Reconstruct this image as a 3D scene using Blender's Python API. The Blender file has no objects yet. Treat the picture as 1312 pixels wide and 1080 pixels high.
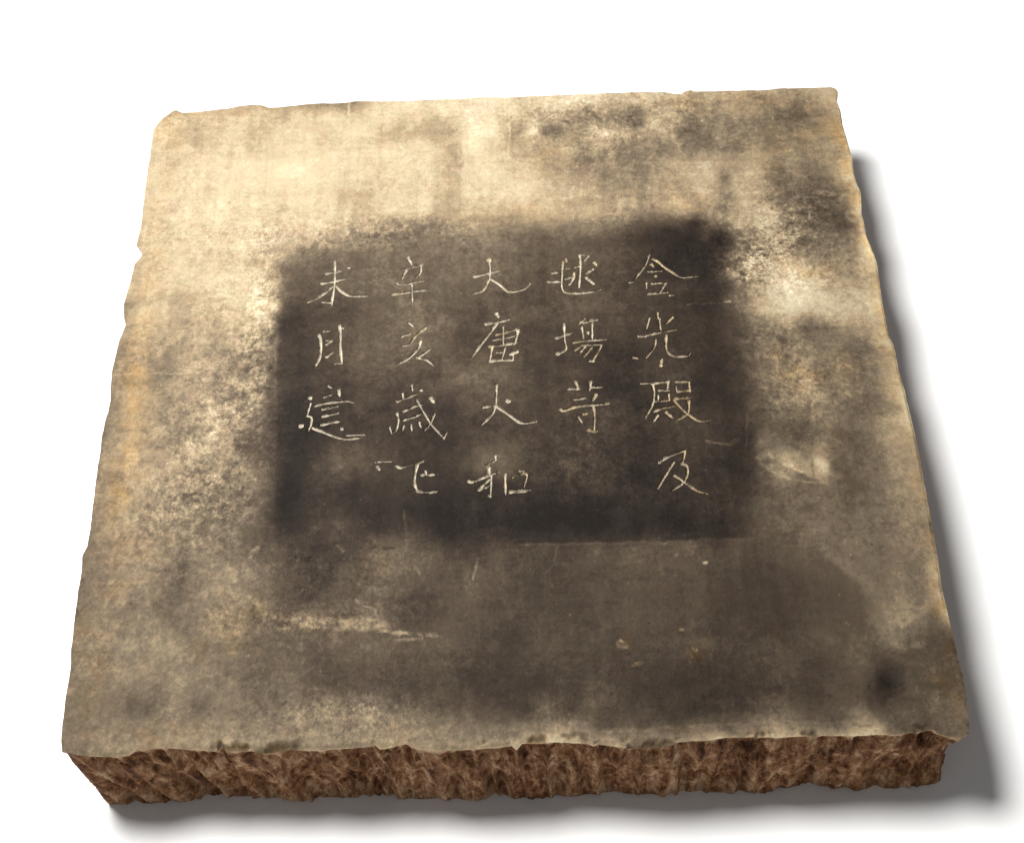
import bpy, math, random
import numpy as np
from mathutils import Vector, Matrix

scene = bpy.context.scene
col = scene.collection

# ------------------------------------------------------------------ camera
SLAB_H = 0.070                       # stone thickness, its top face lies at z = SLAB_H
cam_data = bpy.data.cameras.new('camera')
cam = bpy.data.objects.new('camera', cam_data)
col.objects.link(cam)
cam_data.sensor_fit = 'HORIZONTAL'
cam_data.sensor_width = 36.0
cam_data.lens = 36.0 * 1900.0 / 1312.0
cam_data.clip_start = 0.05
cam_data.clip_end = 100.0
fwd = Vector((0.0031, 0.5522, -0.8337)).normalized()
up = Vector((0.0241, 0.8334, 0.5521))
up = (up - fwd * up.dot(fwd)).normalized()
right = fwd.cross(up)
M = Matrix((right, up, -fwd)).transposed().to_4x4()
M.translation = Vector((0.0001, -0.5901, 0.8325 + SLAB_H))
cam.matrix_world = M
scene.camera = cam

# ------------------------------------------------------------------ world and lamps (a studio: white, soft)
world = bpy.data.worlds.new('World')
scene.world = world
world.use_nodes = True
bg = world.node_tree.nodes['Background']
bg.inputs['Color'].default_value = (1.0, 1.0, 1.0, 1.0)
bg.inputs['Strength'].default_value = WORLD_STRENGTH = 0.16

def aim(o, target):
    d = Vector(target) - o.location
    o.rotation_euler = d.to_track_quat('-Z', 'Y').to_euler()

key_data = bpy.data.lights.new('key_softbox', 'AREA')
key_data.shape = 'DISK'
key_data.size = 0.60
key_data.energy = 54.0
key_data.color = (1.0, 0.985, 0.955)
key = bpy.data.objects.new('key_softbox', key_data)
key.location = (-0.61, 0.34, 1.50)
col.objects.link(key)
aim(key, (0.0, 0.0, 0.05))

spot_data = bpy.data.lights.new('added_sheen_spot', 'SPOT')  # added lamp: gives the upper left brightness and sheen the key lacks
spot_data.energy = 40.0
spot_data.spot_size = math.radians(30)
spot_data.spot_blend = 1.0
spot_data.shadow_soft_size = 0.10
spot_data.color = (1.0, 0.97, 0.91)
spot = bpy.data.objects.new('added_sheen_spot', spot_data)
spot.location = (-0.42, 0.95, 1.35)
col.objects.link(spot)
aim(spot, (-0.16, 0.20, 0.085))

scene.view_settings.view_transform = 'Standard'
scene.view_settings.look = 'None'
scene.view_settings.exposure = 0.0
scene.view_settings.gamma = 1.0
scene.cycles.max_bounces = 6
scene.cycles.use_denoising = True

# ------------------------------------------------------------------ measured shape of the stone, in millimetres (plan view)
LEFT_EDGE = [(-265.3, 250.5), (-269.8, 241.4), (-269.3, 221.5), (-269.2, 209.2), (-269.6, 202.8), (-269.1, 177.3), (-267.9, 142.5), (-268.9, 131.2), (-269.3, 124.4), (-265.5, 121.3), (-264.1, 114.6), (-268.4, 107.4), (-269.2, 90.7), (-270.4, 82.1), (-271.9, 70.8), (-270.4, 58.9), (-268.4, 51.9), (-271, 37.5), (-271.6, 24.7), (-272.5, 10), (-271.6, -5.1), (-270.6, -12.9), (-271.3, -24.4), (-272.4, -40.2), (-271.9, -55.7), (-272.1, -69.7), (-271.6, -88.9), (-271.2, -103.7), (-270.8, -121), (-270.6, -126.7), (-273.1, -133.4), (-272.1, -144.6), (-272.8, -157.3), (-271.9, -173.6), (-271.1, -189.6), (-271, -197.4), (-269.6, -210.4), (-270.1, -229.7), (-269.5, -240.7), (-269, -250.5), (-268.4, -257.8), (-267.1, -263.7)]
FRONT_EDGE = [(-267.1, -263.7), (-257.1, -265.8), (-243.1, -267.6), (-227.1, -267.6), (-222.8, -264.8), (-211.5, -263.2), (-204.6, -262.9), (-193, -264.6), (-182.8, -265.4), (-175.4, -266), (-173.5, -261.8), (-170.8, -265.7), (-165.3, -265.3), (-146.9, -266.8), (-132.3, -265.2), (-126.2, -266.4), (-119.3, -267), (-101, -266), (-85.4, -265.5), (-83.2, -263.6), (-79.9, -266.6), (-73.4, -266.3), (-64.3, -264.1), (-57.3, -268.1), (-45.9, -268.9), (-32.1, -268.8), (-9.1, -267.9), (-2.2, -266.7), (0.9, -269.7), (3.8, -265.9), (9.3, -265.1), (18.5, -265.3), (32.2, -266.1), (42.3, -266.4), (45.9, -268.9), (49.6, -267.6), (64.2, -269.9), (87.2, -269.5), (96.5, -267.3), (110.4, -266.7), (128.9, -265.3), (142.7, -265.1), (156.4, -266.5), (165.7, -265.7), (184.1, -265.7), (202.4, -266.2), (216.3, -266.1), (225.4, -266.3), (232.5, -265.1), (239.7, -263.8), (246.8, -262.5), (249.6, -265), (255.3, -266.6), (263, -267.3), (268.8, -263.6)]
RIGHT_EDGE = [(266.6, 264.7), (264.5, 254.4), (265.7, 245.8), (265.1, 229), (266.3, 208.3), (266.9, 192.1), (266, 178.5), (266.8, 168.2), (268.6, 160.3), (266, 139.5), (266.2, 118.3), (267.7, 109.3), (269.6, 92.4), (269.5, 85.1), (268.4, 67.2), (267.8, 46.2), (268, 26.9), (269.9, 18.7), (270.1, 3.3), (269.8, -4.6), (270.9, -14.5), (271.3, -30.6), (271.8, -43.3), (272, -54.6), (272.2, -71.3), (271.6, -89.4), (271.3, -102.5), (271, -121.7), (270.9, -136), (269.9, -155.6), (269.3, -169.4), (269.5, -179.1), (269.7, -190.9), (270.2, -204.1), (270.8, -210.9), (271.2, -218.7), (271.9, -229.9), (271.6, -241.5), (270.9, -252.4), (268.8, -263.6)]
BACK_EDGE = [(-265.3, 250.5), (-261.1, 257.1), (-256.2, 262.1), (-254.4, 262.9), (-249.8, 260.1), (-241.9, 259.9), (-229.8, 261.2), (-214.6, 262.4), (-205.6, 265.5), (-196.5, 267), (-187.2, 265.8), (-180.9, 263), (-165.7, 264.2), (-147.4, 266.2), (-128.9, 265.6), (-116.7, 266.9), (-73.7, 267.2), (-24.5, 268.2), (12.4, 268.7), (49.3, 269.2), (86.2, 269.7), (120.2, 270.3), (129.4, 270.9), (136.6, 268.1), (143.3, 267), (146, 269.5), (151, 271.1), (153.9, 269.2), (184.8, 270), (221.8, 270.5), (246.5, 270.5), (261.9, 270.9), (265.4, 269), (266.6, 264.7)]
BASE_FRONT = [(-254.6, -271.8), (-235.1, -271.8), (-205.9, -270.6), (-191.4, -268.9), (-162, -269.7), (-142.4, -270.7), (-130.1, -273), (-113.1, -270.9), (-83.8, -270.7), (-73.9, -272.9), (-44.7, -274.2), (-25.1, -274.7), (-10.5, -272.6), (4.1, -275.4), (18.8, -274.8), (38.3, -273.3), (57.9, -272.8), (92, -273.7), (116.5, -273.8), (145.6, -275), (152.9, -275.2), (165.5, -272), (185.4, -269.5), (199.6, -272.9), (214.2, -273.8), (233.8, -273.3), (258.2, -273.4), (266.2, -270.1)]
CHARACTERS = [
    ('topmost carved character of the leftmost column', [(1.93, 1, [(-122.7, 104.3), (-122.1, 94.8), (-121.9, 82.8), (-123.0, 64.4)]), (1.92, 1, [(-127.9, 93.0), (-117.1, 95.3)]), (1.7, 0.5, [(-111.9, 98.0), (-111.1, 98.5)]), (1.8, 0.8, [(-131.1, 83.7), (-124.9, 84.9), (-111.6, 88.4)]), (1.91, 1, [(-123.2, 80.8), (-128.6, 75.0), (-134.6, 70.0), (-140.1, 67.3)]), (2.02, 1, [(-121.2, 82.1), (-116.3, 76.0), (-109.9, 71.9), (-98.5, 71.5)]), (1.23, 0.5, [(-129.8, 67.0), (-123.6, 66.0)])]),
    ('second carved character of the leftmost column, of two uprights with ticks between', [(2.19, 1, [(-130.7, 37.7), (-129.1, 32.6), (-128.8, 20.1), (-131.6, 11.5)]), (2.09, 1, [(-116.5, 45.5), (-115.5, 37.2), (-115.2, 27.2), (-113.6, 12.8)]), (1.84, 1, [(-118.1, 13.0), (-113.7, 13.4)]), (1.43, 0.8, [(-127.5, 40.8), (-123.0, 41.5)]), (1.65, 0.8, [(-116.9, 43.6), (-113.9, 43.5)]), (1.86, 1, [(-125.6, 33.1), (-121.5, 32.4), (-125.4, 29.3)]), (1.95, 1, [(-124.4, 18.7), (-120.1, 22.9)])]),
    ('bottom carved character of the leftmost column with a long sweeping foot', [(1.61, 0.9, [(-121.8, -6.2), (-119.7, -7.5)]), (1.6, 0.9, [(-124.3, -15.1), (-119.0, -12.9)]), (2.35, 1, [(-114.7, -9.4), (-114.0, -14.2)]), (1.91, 1, [(-130.3, -22.1), (-121.1, -20.0), (-109.4, -18.9), (-104.4, -20.3)]), (1.91, 1, [(-125.3, -25.2), (-115.1, -23.1)]), (1.9, 1, [(-125.0, -31.1), (-114.4, -28.5)]), (2.0, 1, [(-125.1, -37.8), (-112.6, -35.0)]), (2.31, 1, [(-111.1, -41.5), (-110.6, -41.9)]), (2.93, 0.9, [(-133.9, -15.5), (-133.3, -16.3)]), (1.49, 0.8, [(-133.4, -20.2), (-135.3, -29.6)]), (1.59, 0.8, [(-135.3, -30.2), (-132.3, -31.5), (-132.0, -36.2), (-133.7, -42.0)]), (3.16, 0.8, [(-139.2, -38.5), (-138.2, -38.1)]), (1.89, 1, [(-130.9, -40.3), (-122.9, -44.0), (-114.0, -48.3), (-107.2, -49.7), (-98.5, -48.8)]), (1.05, 0.5, [(-108.2, -46.7), (-93.7, -46.6)])]),
    ('topmost carved character of the second column from the left', [(2.39, 1, [(-69.2, 106.0), (-66.4, 99.8)]), (1.81, 1, [(-72.1, 95.3), (-60.1, 99.0)]), (2.03, 1, [(-70.0, 94.5), (-72.0, 90.6), (-73.2, 86.6)]), (1.92, 1, [(-59.6, 98.9), (-60.1, 92.2), (-63.1, 87.6)]), (1.91, 1, [(-77.1, 83.4), (-73.9, 81.3), (-57.9, 84.1)]), (2.23, 1, [(-80.0, 72.3), (-71.7, 73.6), (-53.7, 76.1)]), (1.46, 0.9, [(-66.2, 81.7), (-65.4, 62.7)])]),
    ('second carved character of the second column from the left', [(1.43, 0.7, [(-67.7, 46.6), (-64.6, 43.3)]), (1.75, 0.9, [(-72.5, 34.7), (-66.0, 37.0)]), (2.31, 1, [(-55.9, 41.8), (-62.9, 35.0), (-66.8, 28.2), (-71.9, 26.5)]), (2.08, 1, [(-59.3, 30.5), (-60.7, 24.3), (-67.6, 15.8), (-76.5, 9.6)]), (2.18, 1, [(-53.2, 22.8), (-61.6, 15.6)]), (1.73, 1, [(-61.6, 16.2), (-55.6, 14.2), (-49.6, 9.1)])]),
    ('third carved character of the second column from the left with crossing slant strokes', [(1.61, 0.9, [(-64.8, -7.3), (-64.2, -11.5)]), (2.67, 0.9, [(-58.7, -11.1), (-57.9, -11.7)]), (1.81, 1, [(-71.1, -13.1), (-70.5, -17.9)]), (1.91, 1, [(-74.4, -20.2), (-68.1, -17.4), (-61.2, -14.6)]), (3.19, 1, [(-51.8, -17.9), (-49.8, -21.5)]), (1.9, 1, [(-70.3, -28.6), (-65.0, -25.8), (-56.2, -22.5)]), (1.8, 1, [(-74.7, -29.6), (-73.4, -34.4), (-74.4, -42.5), (-77.8, -45.9)]), (1.58, 0.9, [(-79.3, -40.6), (-77.8, -45.9)]), (1.79, 1, [(-70.2, -35.6), (-64.9, -34.0), (-58.5, -31.3)]), (1.47, 0.9, [(-69.6, -40.3), (-70.5, -43.8)]), (1.58, 0.9, [(-64.8, -39.3), (-64.2, -44.0)]), (1.79, 1, [(-59.4, -37.7), (-58.1, -41.8)]), (1.49, 1, [(-61.2, -19.4), (-57.1, -27.8), (-51.1, -39.7), (-42.4, -50.9)]), (1.36, 0.9, [(-40.9, -46.4), (-42.8, -51.5)]), (1.58, 1, [(-48.8, -30.4), (-51.2, -37.4), (-55.5, -44.2)])]),
    ('bottom carved character of the second column from the left, an open hook', [(1.65, 1, [(-74.3, -71.6), (-70.9, -73.4), (-64.3, -71.4), (-56.2, -68.8)]), (1.96, 1, [(-60.0, -70.4), (-61.3, -78.2), (-61.7, -85.9), (-59.7, -91.5)]), (1.94, 1, [(-59.7, -91.5), (-54.5, -92.8), (-45.5, -91.7)]), (2.06, 1, [(-57.0, -79.4), (-47.0, -79.1)]), (1.54, 0.7, [(-54.7, -76.1), (-54.2, -78.9)]), (1.03, 0.5, [(-89.2, -68.4), (-77.7, -68.2)]), (2.58, 0.4, [(-86.4, -72.4), (-85.4, -74.1)])]),
    ('topmost carved character of the middle column', [(3.68, 1, [(-10.6, 102.3), (-9.8, 101.6)]), (1.47, 0.8, [(-10.4, 100.8), (-9.8, 93.5), (-10.4, 84.4)]), (2.02, 1, [(-21.2, 87.2), (-12.3, 89.3), (-0.9, 92.6)]), (2.02, 1, [(-10.9, 83.8), (-13.8, 76.7), (-16.7, 73.2), (-22.8, 71.0)]), (1.91, 1, [(-9.5, 84.4), (-3.0, 78.8), (3.4, 72.6), (13.8, 74.1), (18.6, 79.3)])]),
    ('second carved character of the middle column, dense with a long left slant', [(3.04, 1, [(-6.0, 52.9), (-4.8, 50.3)]), (2.09, 1, [(-13.7, 43.8), (-6.3, 45.3), (2.9, 47.3)]), (2.09, 1, [(-5.9, 44.1), (-10.1, 36.8), (-16.7, 26.7), (-24.5, 14.0)]), (1.54, 0.9, [(-1.3, 41.1), (-1.6, 25.1)]), (1.97, 1, [(-6.5, 34.4), (1.8, 36.7), (9.2, 39.1)]), (2.52, 1, [(8.3, 38.5), (9.6, 36.8)]), (1.86, 1, [(9.2, 37.9), (7.6, 30.5), (6.1, 26.0)]), (1.75, 1, [(-8.4, 29.9), (-0.2, 31.3), (6.3, 32.9)]), (1.85, 1, [(-11.2, 24.3), (-2.1, 25.1), (8.0, 27.1)]), (1.85, 1, [(-9.4, 23.1), (-11.4, 10.8)]), (1.74, 1, [(-6.3, 19.0), (-0.4, 18.9)]), (1.63, 1, [(-0.3, 22.8), (-2.8, 13.3)]), (2.6, 1, [(7.8, 19.2), (3.2, 17.1)]), (1.94, 1, [(-11.4, 11.4), (-3.2, 12.2), (4.9, 12.0)]), (1.52, 0.9, [(5.2, 18.1), (4.9, 12.0)])]),
    ('third carved character of the middle column with a dot on its right arm', [(1.39, 0.8, [(-6.7, -8.5), (-6.9, -16.2), (-7.4, -24.8)]), (1.8, 1, [(-7.9, -25.8), (-9.8, -32.2), (-17.4, -41.0)]), (2.01, 1, [(-7.0, -26.4), (1.3, -33.6), (9.0, -39.9), (19.6, -39.4)]), (2.12, 0.9, [(-15.9, -26.7), (-11.5, -26.0)]), (3.18, 0.9, [(0.6, -22.3), (1.7, -22.3)])]),
    ('bottom carved character of the middle column with a square mouth at right', [(1.86, 1, [(-15.1, -73.1), (-8.6, -69.2)]), (1.55, 0.8, [(-8.5, -65.7), (-8.3, -69.2)]), (2.37, 1, [(-13.0, -75.2), (-12.6, -79.8)]), (2.05, 1, [(-26.4, -84.9), (-23.9, -85.5), (-15.2, -81.7), (-6.6, -78.4)]), (1.54, 0.9, [(-11.3, -80.8), (-11.9, -91.8), (-12.2, -97.3)]), (1.53, 0.9, [(-13.7, -95.8), (-12.0, -97.3)]), (1.84, 0.9, [(-20.1, -91.6), (-12.7, -83.8)]), (1.94, 1, [(-19.6, -91.6), (-13.6, -89.3)]), (1.85, 1, [(-2.3, -80.6), (-2.3, -95.6)]), (2.55, 1, [(0.9, -93.7), (13.7, -93.1)]), (1.64, 1, [(2.4, -82.7), (10.2, -79.9), (11.9, -82.0), (9.9, -90.0)]), (1.95, 1, [(7.2, -77.8), (9.8, -78.4)])]),
    ('topmost carved character of the second column from the right', [(2.26, 1, [(45.1, 101.3), (45.6, 99.4)]), (1.7, 0.9, [(42.9, 99.2), (41.9, 87.1), (41.4, 75.0), (44.5, 70.2), (54.8, 69.6), (64.2, 70.8), (68.9, 72.4)]), (1.91, 0.7, [(34.9, 88.5), (38.7, 89.0)]), (1.79, 0.7, [(31.8, 80.7), (40.7, 80.5)]), (1.68, 0.8, [(44.1, 82.8), (49.9, 85.0)]), (2.36, 0.9, [(50.5, 88.0), (49.8, 83.2), (46.7, 77.9)]), (1.93, 1, [(55.5, 105.0), (55.4, 92.7), (53.6, 75.3)]), (1.36, 0.7, [(55.0, 105.0), (59.3, 104.8)]), (1.59, 0.8, [(61.6, 103.5), (58.1, 98.7)]), (2.6, 0.9, [(65.6, 97.3), (67.2, 95.0)]), (2.03, 1, [(64.3, 91.2), (59.4, 87.7)]), (2.36, 1, [(59.2, 83.5), (64.1, 77.9)]), (1.58, 0.8, [(51.2, 93.4), (54.5, 94.6)]), (1.47, 0.7, [(45.3, 92.4), (47.5, 92.6)])]),
    ('middle carved character of the second column from the right with paired slanting feet', [(1.76, 1, [(41.5, 42.1), (41.4, 29.5), (42.0, 20.4), (36.8, 16.6)]), (1.96, 1, [(36.0, 30.3), (46.7, 34.5)]), (2.92, 1, [(36.4, 16.7), (37.6, 17.0)]), (1.76, 1, [(56.0, 46.3), (51.1, 41.3)]), (1.65, 1, [(55.3, 42.9), (60.0, 44.1)]), (2.53, 1, [(60.0, 44.5), (64.7, 45.3)]), (1.64, 1, [(53.8, 39.5), (54.7, 29.1)]), (1.65, 1, [(61.3, 42.7), (60.6, 28.4)]), (1.86, 0.8, [(58.0, 34.2), (58.3, 33.0)]), (1.63, 1, [(47.2, 25.9), (54.6, 26.9), (70.2, 28.1)]), (1.63, 0.9, [(53.0, 23.5), (48.3, 19.1)]), (1.52, 1, [(53.5, 23.5), (66.7, 23.7)]), (1.63, 1, [(66.7, 23.1), (63.1, 15.3), (59.6, 9.8)]), (2.16, 1, [(60.1, 9.8), (57.4, 9.9)]), (1.63, 0.9, [(55.3, 22.3), (51.4, 16.8)]), (1.74, 1, [(59.8, 21.0), (53.9, 13.3)])]),
    ('bottom carved character of the second column from the right with a long crossbar', [(2.35, 1, [(47.5, -7.4), (49.0, -13.4)]), (1.92, 1, [(41.9, -13.2), (49.9, -13.5)]), (2.24, 1, [(57.8, -7.7), (56.6, -14.8)]), (2.13, 1, [(58.0, -12.3), (64.8, -12.3)]), (2.01, 1, [(46.0, -22.0), (54.9, -20.7)]), (2.66, 1, [(60.8, -18.7), (58.4, -22.9)]), (2.32, 1, [(35.9, -29.8), (38.5, -30.9), (47.5, -28.0), (68.9, -25.9)]), (1.8, 1, [(58.6, -27.8), (59.0, -37.4), (58.0, -46.8)]), (2.3, 1, [(54.1, -47.2), (57.9, -48.4), (60.2, -47.9)]), (2.0, 1, [(51.6, -34.0), (54.3, -33.5)]), (1.68, 0.9, [(48.0, -36.0), (50.4, -41.3)])]),
    ('topmost carved character of the rightmost column under a wide roof stroke', [(1.7, 1, [(105.9, 103.5), (102.4, 93.8), (96.1, 84.4), (93.0, 79.7)]), (2.24, 1, [(90.1, 78.6), (92.0, 78.8)]), (1.92, 1, [(107.6, 100.4), (112.0, 96.6), (117.2, 90.4), (127.8, 82.2), (139.0, 82.5)]), (2.59, 0.7, [(107.1, 94.3), (108.1, 92.5)]), (1.91, 0.9, [(103.9, 88.0), (113.7, 88.3)]), (2.47, 0.8, [(109.0, 83.7), (110.1, 83.7)]), (1.45, 0.8, [(102.0, 77.6), (101.8, 72.3)]), (1.68, 0.9, [(105.9, 76.9), (116.1, 77.2)]), (1.9, 0.9, [(116.1, 77.2), (111.3, 69.0)]), (2.11, 1, [(102.4, 67.5), (116.4, 68.3)]), (1.55, 0.7, [(117.6, 65.6), (120.8, 65.8)])]),
    ('second carved character of the rightmost column with an upturned right leg', [(1.32, 0.7, [(108.0, 50.4), (108.1, 45.2)]), (1.32, 0.7, [(109.0, 45.2), (109.1, 34.3)]), (1.65, 0.9, [(101.7, 45.4), (99.3, 36.8)]), (1.65, 0.7, [(118.3, 46.0), (113.2, 40.4)]), (2.18, 1, [(92.9, 30.2), (97.9, 30.0)]), (1.64, 1, [(97.9, 30.4), (109.0, 33.1), (119.7, 35.1)]), (1.41, 0.9, [(104.9, 27.0), (103.5, 20.3), (97.0, 11.5)]), (1.85, 1, [(112.4, 30.2), (111.9, 17.8), (115.5, 12.7), (121.8, 11.9), (126.8, 12.9), (128.0, 15.6)]), (2.15, 0.5, [(106.8, 4.6), (108.1, 10.1)]), (1.3, 0.5, [(88.4, 11.8), (91.5, 11.1)])]),
    ('third carved character of the rightmost column, dense with crossed strokes', [(2.03, 1, [(99.4, -10.5), (105.7, -9.6), (111.1, -8.9)]), (2.13, 1, [(110.7, -8.9), (109.7, -15.1)]), (1.7, 1, [(103.9, -16.1), (111.0, -16.3)]), (1.49, 1, [(100.2, -11.6), (100.6, -18.1), (98.6, -27.7), (92.9, -38.7)]), (1.59, 1, [(99.7, -25.1), (112.1, -24.4)]), (1.49, 0.9, [(103.1, -20.3), (102.8, -24.1)]), (1.49, 0.9, [(110.3, -19.5), (110.3, -24.3)]), (2.0, 1, [(99.5, -33.0), (105.9, -30.6), (113.5, -29.2)]), (1.68, 0.9, [(101.4, -36.8), (98.4, -41.4)]), (2.11, 1, [(107.3, -34.3), (111.4, -38.7)]), (1.92, 1, [(116.0, -9.4), (124.9, -9.6)]), (1.6, 1, [(124.9, -9.6), (125.0, -17.8)]), (1.38, 0.9, [(115.7, -13.2), (116.2, -17.5)]), (1.7, 1, [(116.2, -17.5), (125.1, -16.7)]), (1.91, 1, [(114.4, -23.4), (125.1, -22.6)]), (1.8, 1, [(123.5, -25.2), (122.8, -32.7), (120.3, -36.8), (112.4, -41.9)]), (1.69, 1, [(113.4, -24.4), (118.1, -31.5), (122.1, -36.3), (128.6, -41.8), (136.5, -41.5)]), (1.07, 0.5, [(91.9, -10.3), (98.6, -9.9)])]),
    ('bottom carved character of the rightmost column, two bends and crossed legs', [(1.96, 1, [(99.4, -73.9), (105.3, -70.1), (117.4, -64.8)]), (1.86, 1, [(117.4, -64.8), (116.6, -69.9), (114.4, -75.4)]), (1.95, 1, [(114.4, -75.4), (117.6, -77.5), (117.6, -83.0), (114.0, -89.9), (106.7, -95.7)]), (1.74, 1, [(108.5, -84.3), (112.5, -87.4), (118.0, -92.5), (122.8, -96.6), (129.3, -98.8)]), (1.54, 0.7, [(109.3, -74.2), (103.4, -83.6), (97.0, -94.4)])]),
]
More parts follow.
